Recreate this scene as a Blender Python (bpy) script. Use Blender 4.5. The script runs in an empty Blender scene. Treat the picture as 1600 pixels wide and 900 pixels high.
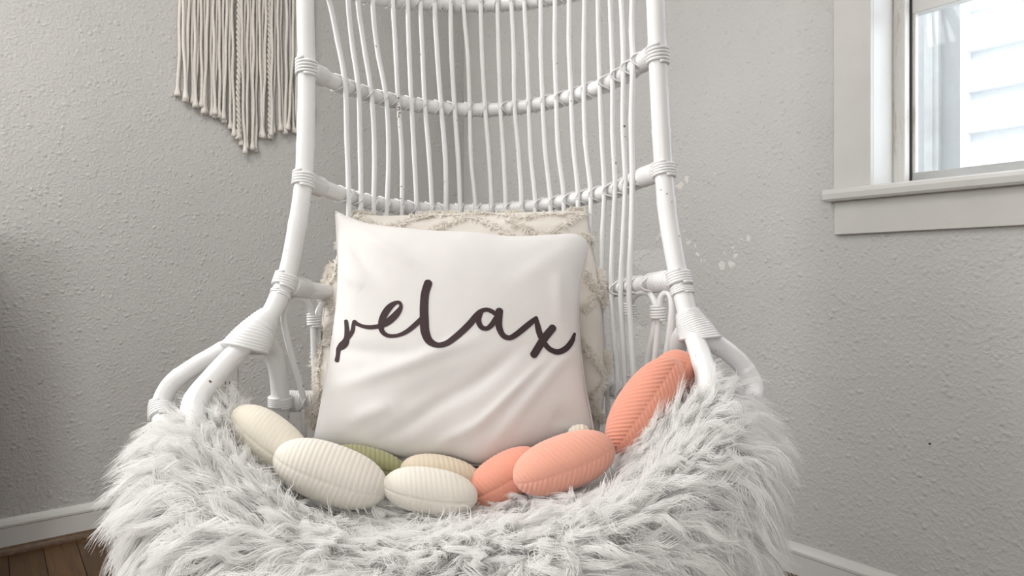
import bpy, math, random
import numpy as np
from mathutils import Vector
from mathutils.bvhtree import BVHTree

# ------------------------------------------------------------------ camera, world, lights
SC = bpy.context.scene
F = 1005.0            # focal length in pixels of the 1600 px wide frame
HY = 435.0            # row of the horizon
H = 0.81              # camera height above the floor
cam_d = bpy.data.cameras.new('camera')
cam_d.sensor_width = 36.0
cam_d.lens = F / 1600.0 * 36.0
cam_d.shift_y = -(450.0 - HY) / 1600.0
cam_d.clip_start = 0.02
cam = bpy.data.objects.new('camera', cam_d)
cam.location = (0, 0, H)
cam.rotation_euler = (math.pi / 2, 0, 0)
SC.collection.objects.link(cam)
SC.camera = cam
SC.view_settings.view_transform = 'Standard'
SC.view_settings.look = 'None'
SC.view_settings.gamma = 1.0
SC.view_settings.exposure = 0.0

world = bpy.data.worlds.new('overcast_sky')
SC.world = world
world.use_nodes = True
_bg = world.node_tree.nodes['Background']
_bg.inputs[0].default_value = (0.94, 0.97, 1.0, 1)
_bg.inputs[1].default_value = 4.0


def area(name, loc, target, size, power, col=(1, 1, 1), size_y=None, spread=180):
    d = bpy.data.lights.new(name, 'AREA')
    d.energy = power
    d.color = col
    d.shape = 'RECTANGLE'
    d.size = size
    d.size_y = size_y or size
    d.spread = math.radians(spread)
    o = bpy.data.objects.new(name, d)
    o.location = loc
    v = Vector(target) - Vector(loc)
    o.rotation_euler = v.to_track_quat('-Z', 'Y').to_euler()
    SC.collection.objects.link(o)
    return o


# a broad ceiling light, two added fill lights without windows, one behind the
# camera and one on the left, and the daylight of the window in view
area('ceiling_light', (-0.85, 0.65, 2.36), (-0.3, 1.1, 0.0), 1.0, 22, (1.0, 0.975, 0.94))
area('rear_fill', (-0.45, -2.05, 1.40), (0.15, 1.5, 0.9), 1.2, 36, (0.985, 0.995, 1.0), 1.3)  # added soft fill from behind the camera; no window stands there
area('left_fill', (-2.30, 1.22, 1.55), (-1.0, -0.10, 1.35), 1.3, 78, (0.985, 0.995, 1.0), 1.1)  # added fill that brightens the right wall; the left wall has no window

CORNER = np.array([-0.22, 2.94])
DR = np.array([0.63, -0.7766])       # along the right wall, away from the corner
DL = np.array([-0.7766, -0.63])      # along the left wall, away from the corner
NR = -DL                              # outward normal of the right wall
NL = -DR                              # outward normal of the left wall
area('window_daylight', (*(CORNER + DR * 2.14 + NR * 0.30), 1.62), (*(CORNER + DR * 2.0 + DL * 1.4), 0.7),
     0.66, 5, (0.96, 0.97, 1.0), 1.05)

rng = np.random.default_rng(7)
random.seed(7)


# ------------------------------------------------------------------ helpers
def W(px, py, Y):
    """point at distance Y that shows at pixel (px, py)"""
    return np.array([(px - 800.0) / F * Y, Y, H - (py - HY) / F * Y])


ROOTLOC = {}


def empty(name, loc, label=None, cat=None, group=None, kind=None):
    o = bpy.data.objects.new(name, None)
    o.empty_display_size = 0.05
    o.location = loc
    SC.collection.objects.link(o)
    ROOTLOC[o.name] = np.array(loc, float)
    tag(o, label, cat, group, kind)
    return o


def tag(o, label=None, cat=None, group=None, kind=None):
    if label: o['label'] = label
    if cat: o['category'] = cat
    if group: o['group'] = group
    if kind: o['kind'] = kind
    return o


def mesh_data(name, V, Fc, mat, smooth=True):
    me = bpy.data.meshes.new(name)
    me.from_pydata([tuple(map(float, v)) for v in V], [], [tuple(map(int, f)) for f in Fc])
    if smooth:
        me.polygons.foreach_set('use_smooth', [True] * len(me.polygons))
    me.materials.append(mat)
    me.update()
    return me


def obj(name, V, Fc, mat, parent=None, smooth=True, label=None, kind=None):
    V = np.asarray(V, float)
    base = ROOTLOC.get(parent.name, np.zeros(3)) if parent else np.zeros(3)
    o = bpy.data.objects.new(name, mesh_data(name, V - base, Fc, mat, smooth))
    SC.collection.objects.link(o)
    if parent:
        o.parent = parent
        ROOTLOC[o.name] = base
    if label: o['label'] = label
    if kind: o['kind'] = kind
    return o


def autosmooth(o, ang=40):
    me = o.data
    try:
        me.set_sharp_from_angle(angle=math.radians(ang))
    except Exception:
        pass


class MB:
    def __init__(s): s.V = []; s.F = []

    def add(s, V, Fc):
        n = len(s.V)
        s.V.extend([tuple(v) for v in V])
        s.F.extend([tuple(i + n for i in f) for f in Fc])
        return s


def catmull(P, n):
    P = np.asarray(P, float)
    if len(P) == 2:
        t = np.linspace(0, 1, n)[:, None]
        return P[0] * (1 - t) + P[1] * t
    d = np.r_[0, np.cumsum(np.maximum(np.linalg.norm(np.diff(P[:, :3], axis=0), axis=1), 1e-9) ** 0.5)]
    E = np.vstack([2 * P[0] - P[1], P, 2 * P[-1] - P[-2]])
    k = np.r_[2 * d[0] - d[1], d, 2 * d[-1] - d[-2]]
    ts = np.linspace(d[0], d[-1], n)
    out = np.empty((n, P.shape[1]))
    seg = np.clip(np.searchsorted(d, ts, side='right') - 1, 0, len(P) - 2)
    for j, (t, i) in enumerate(zip(ts, seg)):
        p0, p1, p2, p3 = E[i:i + 4]
        t0, t1, t2, t3 = k[i:i + 4]
        A1 = (t1 - t) / (t1 - t0) * p0 + (t - t0) / (t1 - t0) * p1
        A2 = (t2 - t) / (t2 - t1) * p1 + (t - t1) / (t2 - t1) * p2
        A3 = (t3 - t) / (t3 - t2) * p2 + (t - t2) / (t3 - t2) * p3
        B1 = (t2 - t) / (t2 - t0) * A1 + (t - t0) / (t2 - t0) * A2
        B2 = (t3 - t) / (t3 - t1) * A2 + (t - t1) / (t3 - t1) * A3
        out[j] = (t2 - t) / (t2 - t1) * B1 + (t - t1) / (t2 - t1) * B2
    return out


def frames(P):
    T = np.gradient(P, axis=0)
    T /= np.linalg.norm(T, axis=1)[:, None] + 1e-12
    N = np.empty_like(P)
    a = np.array([0, -1.0, 0]) if abs(T[0][1]) < 0.8 else np.array([0, 0, 1.0])
    n = a - T[0] * np.dot(a, T[0])
    n /= np.linalg.norm(n)
    N[0] = n
    for i in range(1, len(P)):
        n = N[i - 1] - T[i] * np.dot(N[i - 1], T[i])
        n /= np.linalg.norm(n) + 1e-12
        N[i] = n
    return T, N, np.cross(T, N)


def tube(P, R, seg=12, closed=False, cap=True):
    P = np.asarray(P, float)
    n = len(P)
    R = np.full(n, R) if np.isscalar(R) else np.asarray(R, float)
    T, N, B = frames(P)
    if closed:   # closed loops: use a fixed frame instead
        c = P.mean(0)
        T = np.roll(P, -1, 0) - np.roll(P, 1, 0)
        T /= np.linalg.norm(T, axis=1)[:, None]
        N = P - c
        N -= T * (N * T).sum(1)[:, None]
        N /= np.linalg.norm(N, axis=1)[:, None]
        B = np.cross(T, N)
    a = np.linspace(0, 2 * math.pi, seg, endpoint=False)
    V = (P[:, None] + R[:, None, None] * (N[:, None] * np.cos(a)[None, :, None] + B[:, None] * np.sin(a)[None, :, None])).reshape(-1, 3)
    Fc = []
    m = n if closed else n - 1
    for i in range(m):
        j = (i + 1) % n
        for k in range(seg):
            l = (k + 1) % seg
            Fc.append((i * seg + k, i * seg + l, j * seg + l, j * seg + k))
    if cap and not closed:
        Fc.append(tuple(range(seg))[::-1])
        Fc.append(tuple((n - 1) * seg + k for k in range(seg)))
    return V, Fc


def coil(P, i0, i1, R, wr, turns, seg=6, flat=1.0, per=18, phase=0.0):
    """a cane wound round the path P between sample positions i0..i1 (floats)"""
    P = np.asarray(P, float)
    T, N, B = frames(P)
    m = int(turns * per)
    idx = np.linspace(i0, i1, m)
    f = idx - np.floor(idx)
    a = np.clip(np.floor(idx).astype(int), 0, len(P) - 2)
    L = lambda X: X[a] * (1 - f)[:, None] + X[a + 1] * f[:, None]
    th = np.linspace(0, 2 * math.pi * turns, m) + phase
    Rr = R if np.isscalar(R) else np.interp(idx, np.arange(len(R)), R)
    Rr = np.full(m, Rr) if np.isscalar(Rr) else Rr
    Q = L(P) + Rr[:, None] * (L(N) * np.cos(th)[:, None] + L(B) * np.sin(th)[:, None])
    return tube(Q, wr, seg)


def box(c, h, ax=None):
    """box centre c, half sizes h along axes ax (3x3 rows)"""
    ax = np.eye(3) if ax is None else np.asarray(ax, float)
    V = []
    for sx in (-1, 1):
        for sy in (-1, 1):
            for sz in (-1, 1):
                V.append(np.asarray(c) + ax[0] * h[0] * sx + ax[1] * h[1] * sy + ax[2] * h[2] * sz)
    Fc = [(0, 1, 3, 2), (4, 6, 7, 5), (0, 4, 5, 1), (2, 3, 7, 6), (0, 2, 6, 4), (1, 5, 7, 3)]
    if np.linalg.det(ax) < 0:
        Fc = [f[::-1] for f in Fc]
    return V, Fc


def rp(s, n, z):       # right wall coordinates
    p = CORNER + DR * s + NR * n
    return np.array([p[0], p[1], z])


def lp(t, n, z):       # left wall coordinates (t away from the corner, n outward)
    p = CORNER + DL * t + NL * n
    return np.array([p[0], p[1], z])


def rbox(s0, s1, n0, n1, z0, z1):
    return box(rp((s0 + s1) / 2, (n0 + n1) / 2, (z0 + z1) / 2), (abs(s1 - s0) / 2, abs(n1 - n0) / 2, abs(z1 - z0) / 2),
               [[DR[0], DR[1], 0], [NR[0], NR[1], 0], [0, 0, 1]])


def lbox(s0, s1, n0, n1, z0, z1):
    return box(lp((s0 + s1) / 2, (n0 + n1) / 2, (z0 + z1) / 2), (abs(s1 - s0) / 2, abs(n1 - n0) / 2, abs(z1 - z0) / 2),
               [[DL[0], DL[1], 0], [NL[0], NL[1], 0], [0, 0, 1]])


def s_at(px, n=0.0):   # right-wall coordinate that shows at column px at depth n
    k = (px - 800) / F
    a = CORNER + NR * n
    return (k * a[1] - a[0]) / (DR[0] - k * DR[1])


def t_at(px, n=0.0):
    k = (px - 800) / F
    a = CORNER + NL * n
    return (k * a[1] - a[0]) / (DL[0] - k * DL[1])


def zr(px, py, n=0.0):
    return H - (py - HY) / F * rp(s_at(px, n), n, 0)[1]


def zl(px, py, n=0.0):
    return H - (py - HY) / F * lp(t_at(px, n), n, 0)[1]


def bevel(o, w=0.002, seg=2):
    m = o.modifiers.new('bevel', 'BEVEL')
    m.width = w
    m.segments = seg
    m.limit_method = 'ANGLE'
    return o


def profile(prof, a, b, fn):
    """extrude profile points (n, z) from coordinate a to b with fn(s, n, z)"""
    V = [fn(a, n, z) for n, z in prof] + [fn(b, n, z) for n, z in prof]
    k = len(prof)
    Fc = [(i, (i + 1) % k, (i + 1) % k + k, i + k) for i in range(k)]
    Fc += [tuple(range(k))[::-1], tuple(range(k, 2 * k))]
    return V, Fc


# ------------------------------------------------------------------ materials
def newmat(name):
    m = bpy.data.materials.new(name)
    m.use_nodes = True
    nt = m.node_tree
    return m, nt, nt.nodes['Principled BSDF']


def nd(nt, t, **kw):
    n = nt.nodes.new(t)
    for k, v in kw.items():
        if k in n.inputs: n.inputs[k].default_value = v
        else: setattr(n, k, v)
    return n


def lnk(nt, a, b): nt.links.new(a, b)


def ramp(nt, src, stops, interp='LINEAR'):
    r = nt.nodes.new('ShaderNodeValToRGB')
    r.color_ramp.interpolation = interp
    e = r.color_ramp.elements
    while len(e) < len(stops): e.new(0.5)
    for i, (p, c) in enumerate(stops):
        e[i].position = p
        e[i].color = (*c, 1) if len(c) == 3 else c
    lnk(nt, src, r.inputs[0])
    return r


def mixc(nt, fac, a, b):
    m = nt.nodes.new('ShaderNodeMix')
    m.data_type = 'RGBA'
    for s, v in ((0, fac), (6, a), (7, b)):
        if hasattr(v, 'links') or isinstance(v, bpy.types.NodeSocket): lnk(nt, v, m.inputs[s])
        else: m.inputs[s].default_value = v if s == 0 else (*v, 1)
    return m.outputs[2]


def simple(name, col, rough=0.5, bump=0.0, scale=80, spec=0.5, var=0.0, dist=0.002, sheen=0.0):
    m, nt, p = newmat(name)
    p.inputs['Base Color'].default_value = (*col, 1)
    p.inputs['Roughness'].default_value = rough
    p.inputs['Specular IOR Level'].default_value = spec
    if sheen:
        p.inputs['Sheen Weight'].default_value = sheen
    if bump or var:
        tc = nd(nt, 'ShaderNodeTexCoord')
        nz = nd(nt, 'ShaderNodeTexNoise', Scale=scale, Detail=6.0)
        lnk(nt, tc.outputs['Object'], nz.inputs['Vector'])
        if bump:
            b = nd(nt, 'ShaderNodeBump', Strength=bump, Distance=dist)
            lnk(nt, nz.outputs[0], b.inputs['Height'])
            lnk(nt, b.outputs[0], p.inputs['Normal'])
        if var:
            nz2 = nd(nt, 'ShaderNodeTexNoise', Scale=scale * 0.2, Detail=5.0)
            lnk(nt, tc.outputs['Object'], nz2.inputs['Vector'])
            r = ramp(nt, nz2.outputs[0], [(0.3, tuple(c * (1 - var) for c in col)), (0.7, tuple(min(1, c * (1 + var * 0.5)) for c in col))])
            lnk(nt, r.outputs[0], p.inputs['Base Color'])
    return m


def wall_material(name, col, flakes=(), patches=()):
    m, nt, p = newmat(name)
    p.inputs['Roughness'].default_value = 0.55
    p.inputs['Specular IOR Level'].default_value = 0.35
    tc = nd(nt, 'ShaderNodeTexCoord')
    co = tc.outputs['Object']
    n1 = nd(nt, 'ShaderNodeTexNoise', Scale=120.0, Detail=2.0, Roughness=0.5, Distortion=0.1)
    n2 = nd(nt, 'ShaderNodeTexNoise', Scale=230.0, Detail=2.0)
    n3 = nd(nt, 'ShaderNodeTexNoise', Scale=78.0, Detail=1.5, Roughness=0.45, Distortion=0.25)
    for n in (n1, n2, n3): lnk(nt, co, n.inputs['Vector'])
    r1 = ramp(nt, n1.outputs[0], [(0.40, (0, 0, 0)), (0.75, (.8, .8, .8))])
    r3 = ramp(nt, n3.outputs[0], [(0.585, (0, 0, 0)), (0.70, (1, 1, 1))])
    a = nd(nt, 'ShaderNodeMath', operation='MULTIPLY_ADD')
    vo = nd(nt, 'ShaderNodeTexVoronoi', Scale=52.0, Randomness=1.0)
    lnk(nt, co, vo.inputs['Vector'])
    rv_ = ramp(nt, vo.outputs['Distance'], [(0.10, (1, 1, 1)), (0.40, (0, 0, 0))])
    msk = nd(nt, 'ShaderNodeTexNoise', Scale=22.0, Detail=2.0)
    lnk(nt, co, msk.inputs['Vector'])
    rm_ = ramp(nt, msk.outputs[0], [(0.41, (0, 0, 0)), (0.56, (1, 1, 1))])
    vm = nd(nt, 'ShaderNodeMath', operation='MULTIPLY')
    lnk(nt, rv_.outputs[0], vm.inputs[0]); lnk(nt, rm_.outputs[0], vm.inputs[1])
    vm2 = nd(nt, 'ShaderNodeMath', operation='MULTIPLY_ADD')
    lnk(nt, r3.outputs[0], vm2.inputs[0]); vm2.inputs[1].default_value = 0.35; lnk(nt, vm.outputs[0], vm2.inputs[2])
    lnk(nt, vm2.outputs[0], a.inputs[0]); a.inputs[1].default_value = 1.5; lnk(nt, r1.outputs[0], a.inputs[2])
    b = nd(nt, 'ShaderNodeMath', operation='MULTIPLY_ADD')
    lnk(nt, n2.outputs[0], b.inputs[0]); b.inputs[1].default_value = 0.45; lnk(nt, a.outputs[0], b.inputs[2])
    height = b.outputs[0]
    big = nd(nt, 'ShaderNodeTexNoise', Scale=1.6, Detail=4.0)
    lnk(nt, co, big.inputs['Vector'])
    rb = ramp(nt, big.outputs[0], [(0.3, tuple(c * 0.95 for c in col)), (0.7, tuple(c * 1.04 for c in col))])
    colr = rb.outputs[0]

    def blobs(pts, dscale, damp):
        ds = nd(nt, 'ShaderNodeTexNoise', Scale=dscale, Detail=4.0)
        lnk(nt, co, ds.inputs['Vector'])
        sub = nd(nt, 'ShaderNodeVectorMath', operation='MULTIPLY_ADD')
        lnk(nt, ds.outputs['Color'], sub.inputs[0]); sub.inputs[1].default_value = (damp,) * 3
        off = nd(nt, 'ShaderNodeVectorMath', operation='ADD')
        lnk(nt, co, off.inputs[0]); off.inputs[1].default_value = (-damp / 2,) * 3
        lnk(nt, off.outputs[0], sub.inputs[2])
        acc = None
        for (c, r, sq) in pts:
            d = nd(nt, 'ShaderNodeVectorMath', operation='SUBTRACT')
            lnk(nt, sub.outputs[0], d.inputs[0]); d.inputs[1].default_value = tuple(c)
            sc = nd(nt, 'ShaderNodeVectorMath', operation='MULTIPLY')
            lnk(nt, d.outputs[0], sc.inputs[0]); sc.inputs[1].default_value = (1 / r, 1 / r, 1 / (r * sq))
            ln = nd(nt, 'ShaderNodeVectorMath', operation='LENGTH')
            lnk(nt, sc.outputs[0], ln.inputs[0])
            mr = nd(nt, 'ShaderNodeMapRange')
            lnk(nt, ln.outputs['Value'], mr.inputs[0])
            mr.inputs[1].default_value = 1.06; mr.inputs[2].default_value = 0.97
            mr.inputs[3].default_value = 0; mr.inputs[4].default_value = 1
            if acc is None: acc = mr.outputs[0]
            else:
                mx = nd(nt, 'ShaderNodeMath', operation='MAXIMUM')
                lnk(nt, acc, mx.inputs[0]); lnk(nt, mr.outputs[0], mx.inputs[1])
                acc = mx.outputs[0]
        return acc
    if patches:     # scraped and re-skimmed patches
        k = blobs(patches, 9.0, 0.10)
        colr = mixc(nt, k, colr, tuple(c * 1.12 for c in col))
        h2 = nd(nt, 'ShaderNodeMath', operation='MULTIPLY_ADD')
        lnk(nt, k, h2.inputs[0]); h2.inputs[1].default_value = -0.8; lnk(nt, height, h2.inputs[2])
        height = h2.outputs[0]
    if flakes:      # flaked paint showing pale plaster
        k = blobs(flakes, 60.0, 0.035)
        colr = mixc(nt, k, colr, (0.78, 0.75, 0.72))
        h2 = nd(nt, 'ShaderNodeMath', operation='MULTIPLY_ADD')
        lnk(nt, k, h2.inputs[0]); h2.inputs[1].default_value = -1.2; lnk(nt, height, h2.inputs[2])
        height = h2.outputs[0]
    lnk(nt, colr, p.inputs['Base Color'])
    bp = nd(nt, 'ShaderNodeBump', Strength=0.8, Distance=0.0015)
    lnk(nt, height, bp.inputs['Height'])
    lnk(nt, bp.outputs[0], p.inputs['Normal'])
    return m


def rattan_material():
    m, nt, p = newmat('white_painted_rattan')
    p.inputs['Roughness'].default_value = 0.30
    tc = nd(nt, 'ShaderNodeTexCoord')
    n = nd(nt, 'ShaderNodeTexNoise', Scale=120.0, Detail=3.0)
    n2 = nd(nt, 'ShaderNodeTexNoise', Scale=14.0, Detail=2.0)
    lnk(nt, tc.outputs['Object'], n.inputs['Vector']); lnk(nt, tc.outputs['Object'], n2.inputs['Vector'])
    mul = nd(nt, 'ShaderNodeMath', operation='MULTIPLY')
    lnk(nt, n.outputs[0], mul.inputs[0]); lnk(nt, n2.outputs[0], mul.inputs[1])
    chip = ramp(nt, mul.outputs[0], [(0.445, (0, 0, 0)), (0.452, (1, 1, 1))])
    n4 = nd(nt, 'ShaderNodeTexNoise', Scale=6.0, Detail=3.0)
    lnk(nt, tc.outputs['Object'], n4.inputs['Vector'])
    base = ramp(nt, n4.outputs[0], [(0.3, (0.77, 0.765, 0.76)), (0.7, (0.83, 0.825, 0.82))])
    c = mixc(nt, chip.outputs[0], base.outputs[0], (0.16, 0.10, 0.065))
    lnk(nt, c, p.inputs['Base Color'])
    n3 = nd(nt, 'ShaderNodeTexNoise', Scale=120.0, Detail=4.0)
    lnk(nt, tc.outputs['Object'], n3.inputs['Vector'])
    b = nd(nt, 'ShaderNodeBump', Strength=0.15, Distance=0.001)
    lnk(nt, n3.outputs[0], b.inputs['Height']); lnk(nt, b.outputs[0], p.inputs['Normal'])
    return m


def fabric(name, col, weave=900.0, strength=0.12, rough=0.85, sheen=0.15, dist=0.0006, var=0.03):
    m, nt, p = newmat(name)
    p.inputs['Roughness'].default_value = rough
    p.inputs['Specular IOR Level'].default_value = 0.2
    p.inputs['Sheen Weight'].default_value = sheen
    tc = nd(nt, 'ShaderNodeTexCoord')
    n = nd(nt, 'ShaderNodeTexNoise', Scale=weave, Detail=2.0)
    n2 = nd(nt, 'ShaderNodeTexNoise', Scale=14.0, Detail=4.0)
    lnk(nt, tc.outputs['Object'], n.inputs['Vector']); lnk(nt, tc.outputs['Object'], n2.inputs['Vector'])
    r = ramp(nt, n2.outputs[0], [(0.3, tuple(c * (1 - var) for c in col)), (0.7, tuple(min(1, c * (1 + var)) for c in col))])
    lnk(nt, r.outputs[0], p.inputs['Base Color'])
    a = nd(nt, 'ShaderNodeMath', operation='MULTIPLY_ADD')
    lnk(nt, n2.outputs[0], a.inputs[0]); a.inputs[1].default_value = 1.5; lnk(nt, n.outputs[0], a.inputs[2])
    b = nd(nt, 'ShaderNodeBump', Strength=strength, Distance=dist)
    lnk(nt, a.outputs[0], b.inputs['Height']); lnk(nt, b.outputs[0], p.inputs['Normal'])
    return m


def hair_material(name, c0, c1, trans=0.25):
    m, nt, p = newmat(name)
    hi = nd(nt, 'ShaderNodeHairInfo')
    r = ramp(nt, hi.outputs['Random'], [(0.0, c0), (1.0, c1)])
    p.inputs['Roughness'].default_value = 0.5
    p.inputs['Specular IOR Level'].default_value = 0.35
    lnk(nt, r.outputs[0], p.inputs['Base Color'])
    t = nd(nt, 'ShaderNodeBsdfTranslucent')
    lnk(nt, r.outputs[0], t.inputs[0])
    mx = nd(nt, 'ShaderNodeMixShader'); mx.inputs[0].default_value = trans
    lnk(nt, p.outputs[0], mx.inputs[1]); lnk(nt, t.outputs[0], mx.inputs[2])
    lnk(nt, mx.outputs[0], nt.nodes['Material Output'].inputs[0])
    return m


def wood_material(name, c0, c1, scale=1.0):
    m, nt, p = newmat(name)
    p.inputs['Roughness'].default_value = 0.42
    tc = nd(nt, 'ShaderNodeTexCoord')
    mp = nd(nt, 'ShaderNodeMapping')
    mp.inputs['Scale'].default_value = (3 * scale, 55 * scale, 55 * scale)
    lnk(nt, tc.outputs['Object'], mp.inputs['Vector'])
    n = nd(nt, 'ShaderNodeTexNoise', Scale=1.5, Detail=7.0, Roughness=0.65, Distortion=0.4)
    lnk(nt, mp.outputs[0], n.inputs['Vector'])
    oi = nd(nt, 'ShaderNodeObjectInfo')
    r = ramp(nt, n.outputs[0], [(0.3, c0), (0.7, c1)])
    hs = nd(nt, 'ShaderNodeHueSaturation')
    mr = nd(nt, 'ShaderNodeMapRange'); lnk(nt, oi.outputs['Random'], mr.inputs[0])
    mr.inputs[3].default_value = 0.8; mr.inputs[4].default_value = 1.2
    lnk(nt, mr.outputs[0], hs.inputs['Value']); lnk(nt, r.outputs[0], hs.inputs['Color'])
    lnk(nt, hs.outputs[0], p.inputs['Base Color'])
    b = nd(nt, 'ShaderNodeBump', Strength=0.2, Distance=0.0006)
    lnk(nt, n.outputs[0], b.inputs['Height']); lnk(nt, b.outputs[0], p.inputs['Normal'])
    return m


def aged_trim_material():
    m, nt, p = newmat('aged_white_window_paint')
    p.inputs['Roughness'].default_value = 0.4
    tc = nd(nt, 'ShaderNodeTexCoord')
    mp = nd(nt, 'ShaderNodeMapping'); mp.inputs['Scale'].default_value = (30, 30, 4)
    lnk(nt, tc.outputs['Object'], mp.inputs['Vector'])
    n = nd(nt, 'ShaderNodeTexNoise', Scale=2.0, Detail=6.0, Roughness=0.7)
    lnk(nt, mp.outputs[0], n.inputs['Vector'])
    r = ramp(nt, n.outputs[0], [(0.33, (0.52, 0.47, 0.41)), (0.46, (0.72, 0.70, 0.66)), (0.7, (0.78, 0.76, 0.73))])
    w = ramp(nt, n.outputs[0], [(0.655, (0, 0, 0)), (0.69, (1, 1, 1))])
    c = mixc(nt, w.outputs[0], r.outputs[0], (0.22, 0.15, 0.10))
    lnk(nt, c, p.inputs['Base Color'])
    return m


def glass_material(name, tint=(0.95, 0.97, 0.98), haze=0.12, gloss=0.015):
    m, nt, p = newmat(name)
    nt.nodes.remove(p)
    tr = nd(nt, 'ShaderNodeBsdfTransparent'); tr.inputs[0].default_value = (*tint, 1)
    gl = nd(nt, 'ShaderNodeBsdfGlossy'); gl.inputs['Roughness'].default_value = 0.03
    df = nd(nt, 'ShaderNodeBsdfDiffuse'); df.inputs[0].default_value = (0.75, 0.77, 0.79, 1)
    tc = nd(nt, 'ShaderNodeTexCoord')
    n = nd(nt, 'ShaderNodeTexNoise', Scale=9.0, Detail=8.0, Roughness=0.7)
    lnk(nt, tc.outputs['Object'], n.inputs['Vector'])
    mr = nd(nt, 'ShaderNodeMapRange'); lnk(nt, n.outputs[0], mr.inputs[0])
    mr.inputs[1].default_value = 0.35; mr.inputs[2].default_value = 0.75
    mr.inputs[3].default_value = haze * 0.4; mr.inputs[4].default_value = haze * 1.6
    m1 = nd(nt, 'ShaderNodeMixShader'); lnk(nt, mr.outputs[0], m1.inputs[0])
    lnk(nt, tr.outputs[0], m1.inputs[1]); lnk(nt, df.outputs[0], m1.inputs[2])
    m2 = nd(nt, 'ShaderNodeMixShader'); m2.inputs[0].default_value = gloss
    lnk(nt, m1.outputs[0], m2.inputs[1]); lnk(nt, gl.outputs[0], m2.inputs[2])
    lnk(nt, m2.outputs[0], nt.nodes['Material Output'].inputs[0])
    return m


WALLC = (0.585, 0.575, 0.56)


def flk(px, py, r, sq=1.0):
    return (rp(s_at(px), 0, zr(px, py)), r, sq)


M_wall_l = wall_material('grey_orange_peel_wall_paint', WALLC)
M_wall_r = wall_material('grey_wall_paint_with_flakes', WALLC,
    flakes=[flk(1062, 289, .016, .7), flk(1074, 280, .010, 1.2), flk(1085, 284, .005), flk(1117, 271, .005), flk(1075, 378, .008, 1.3),
            flk(1086, 382, .006), flk(1089, 396, .006), flk(1098, 405, .006), flk(1106, 412, .004), flk(1128, 413, .009, 1.2),
            flk(1142, 413, .010, .9), flk(1149, 398, .007, 1.3), flk(1146, 388, .005), flk(1169, 371, .010, .9), flk(1133, 394, .004),
            flk(1159, 376, .005), flk(1203, 359, .005), flk(1031, 366, .007), flk(1027, 372, .006), flk(1068, 363, .004)],
    patches=[flk(1010, 407, .075, .55), flk(1040, 412, .05, .6), flk(990, 530, .075, .75), flk(1030, 520, .06, .6)])
M_ceiling = simple('white_ceiling_paint', (0.80, 0.79, 0.77), 0.8)
M_trim = simple('white_gloss_trim_paint', (0.70, 0.69, 0.67), 0.38, 0.12, 60, var=0.02)
M_apron = simple('off_white_window_paint', (0.64, 0.625, 0.60), 0.42, 0.2, 70, var=0.03)
M_rattan = rattan_material()
M_aged = aged_trim_material()
M_floor = wood_material('brown_oak_floor', (0.060, 0.027, 0.007), (0.15, 0.074, 0.020))
M_shoe = wood_material('dark_brown_shoe_moulding', (0.065, 0.038, 0.020), (0.15, 0.088, 0.048))
M_gap = simple('dark_joint', (0.03, 0.02, 0.012), 0.9)
M_glass = glass_material('window_glass')
M_glass_up = glass_material('grimy_upper_glass', (0.82, 0.84, 0.86), 0.3, 0.015)
M_siding = simple('white_painted_siding', (0.86, 0.88, 0.90), 0.6, 0.2, 40)
M_grey_board = simple('pale_grey_board', (0.42, 0.423, 0.427), 0.6, 0.1, 30, var=0.05)
M_post = simple('weathered_white_post', (0.50, 0.50, 0.495), 0.6, 0.3, 60, var=0.12)
M_ground = simple('outside_ground', (0.25, 0.24, 0.22), 0.9, 0.3, 20)
M_plate = simple('almond_plastic', (0.62, 0.60, 0.56), 0.35)
M_dark = simple('dark_slot', (0.03, 0.03, 0.03), 0.6)
M_macrame = simple('cream_cotton_cord', (0.80, 0.765, 0.71), 0.9, 0.4, 420, 0.1, 0.03, 0.0008)
M_dowel = wood_material('pale_wood_dowel', (0.45, 0.33, 0.2), (0.6, 0.45, 0.3))
M_white_fabric = fabric('white_cotton_cushion_fabric', (0.71, 0.69, 0.67))
M_beige_fabric = fabric('beige_linen_fabric', (0.70, 0.655, 0.60), 700, 0.2)
M_ink = fabric('dark_plum_print', (0.055, 0.036, 0.039), 1200, 0.1, 0.8, 0.0, var=0.15)
M_throw = fabric('fur_backing', (0.80, 0.79, 0.775))
M_fur = hair_material('white_faux_fur', (0.90, 0.895, 0.885), (0.98, 0.975, 0.965), 0.58)
M_fringe = hair_material('cream_frayed_threads', (0.84, 0.80, 0.74), (0.93, 0.90, 0.85), 0.45)
M_cream = fabric('cream_corduroy', (0.72, 0.67, 0.565), 900, 0.15, sheen=0.3)
M_ivory = fabric('ivory_corduroy', (0.72, 0.675, 0.60), 900, 0.15, sheen=0.3)
M_oat = fabric('oat_corduroy', (0.64, 0.55, 0.42), 900, 0.15, sheen=0.3)
M_olive = fabric('olive_corduroy', (0.33, 0.32, 0.17), 900, 0.15, sheen=0.3)
M_coral = fabric('coral_corduroy', (0.72, 0.31, 0.22), 900, 0.15, sheen=0.3)
M_coral_pale = fabric('pale_coral_corduroy', (0.74, 0.355, 0.265), 900, 0.15, sheen=0.3)

# ------------------------------------------------------------------ room shell
RL, LL, CH = 3.9, 3.7, 2.45       # lengths of right and left wall, ceiling height
WS0 = s_at(1360, -0.018)          # window opening along the right wall
WS1 = WS0 + 0.80
STOOL_TOP, STOOL_BOT = 1.034, 1.004
WZ1 = 2.12


def struct(name, V, Fc, mat, smooth=False):
    o = obj(name, V, Fc, mat, None, smooth)
    o['kind'] = 'structure'
    return o


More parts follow.
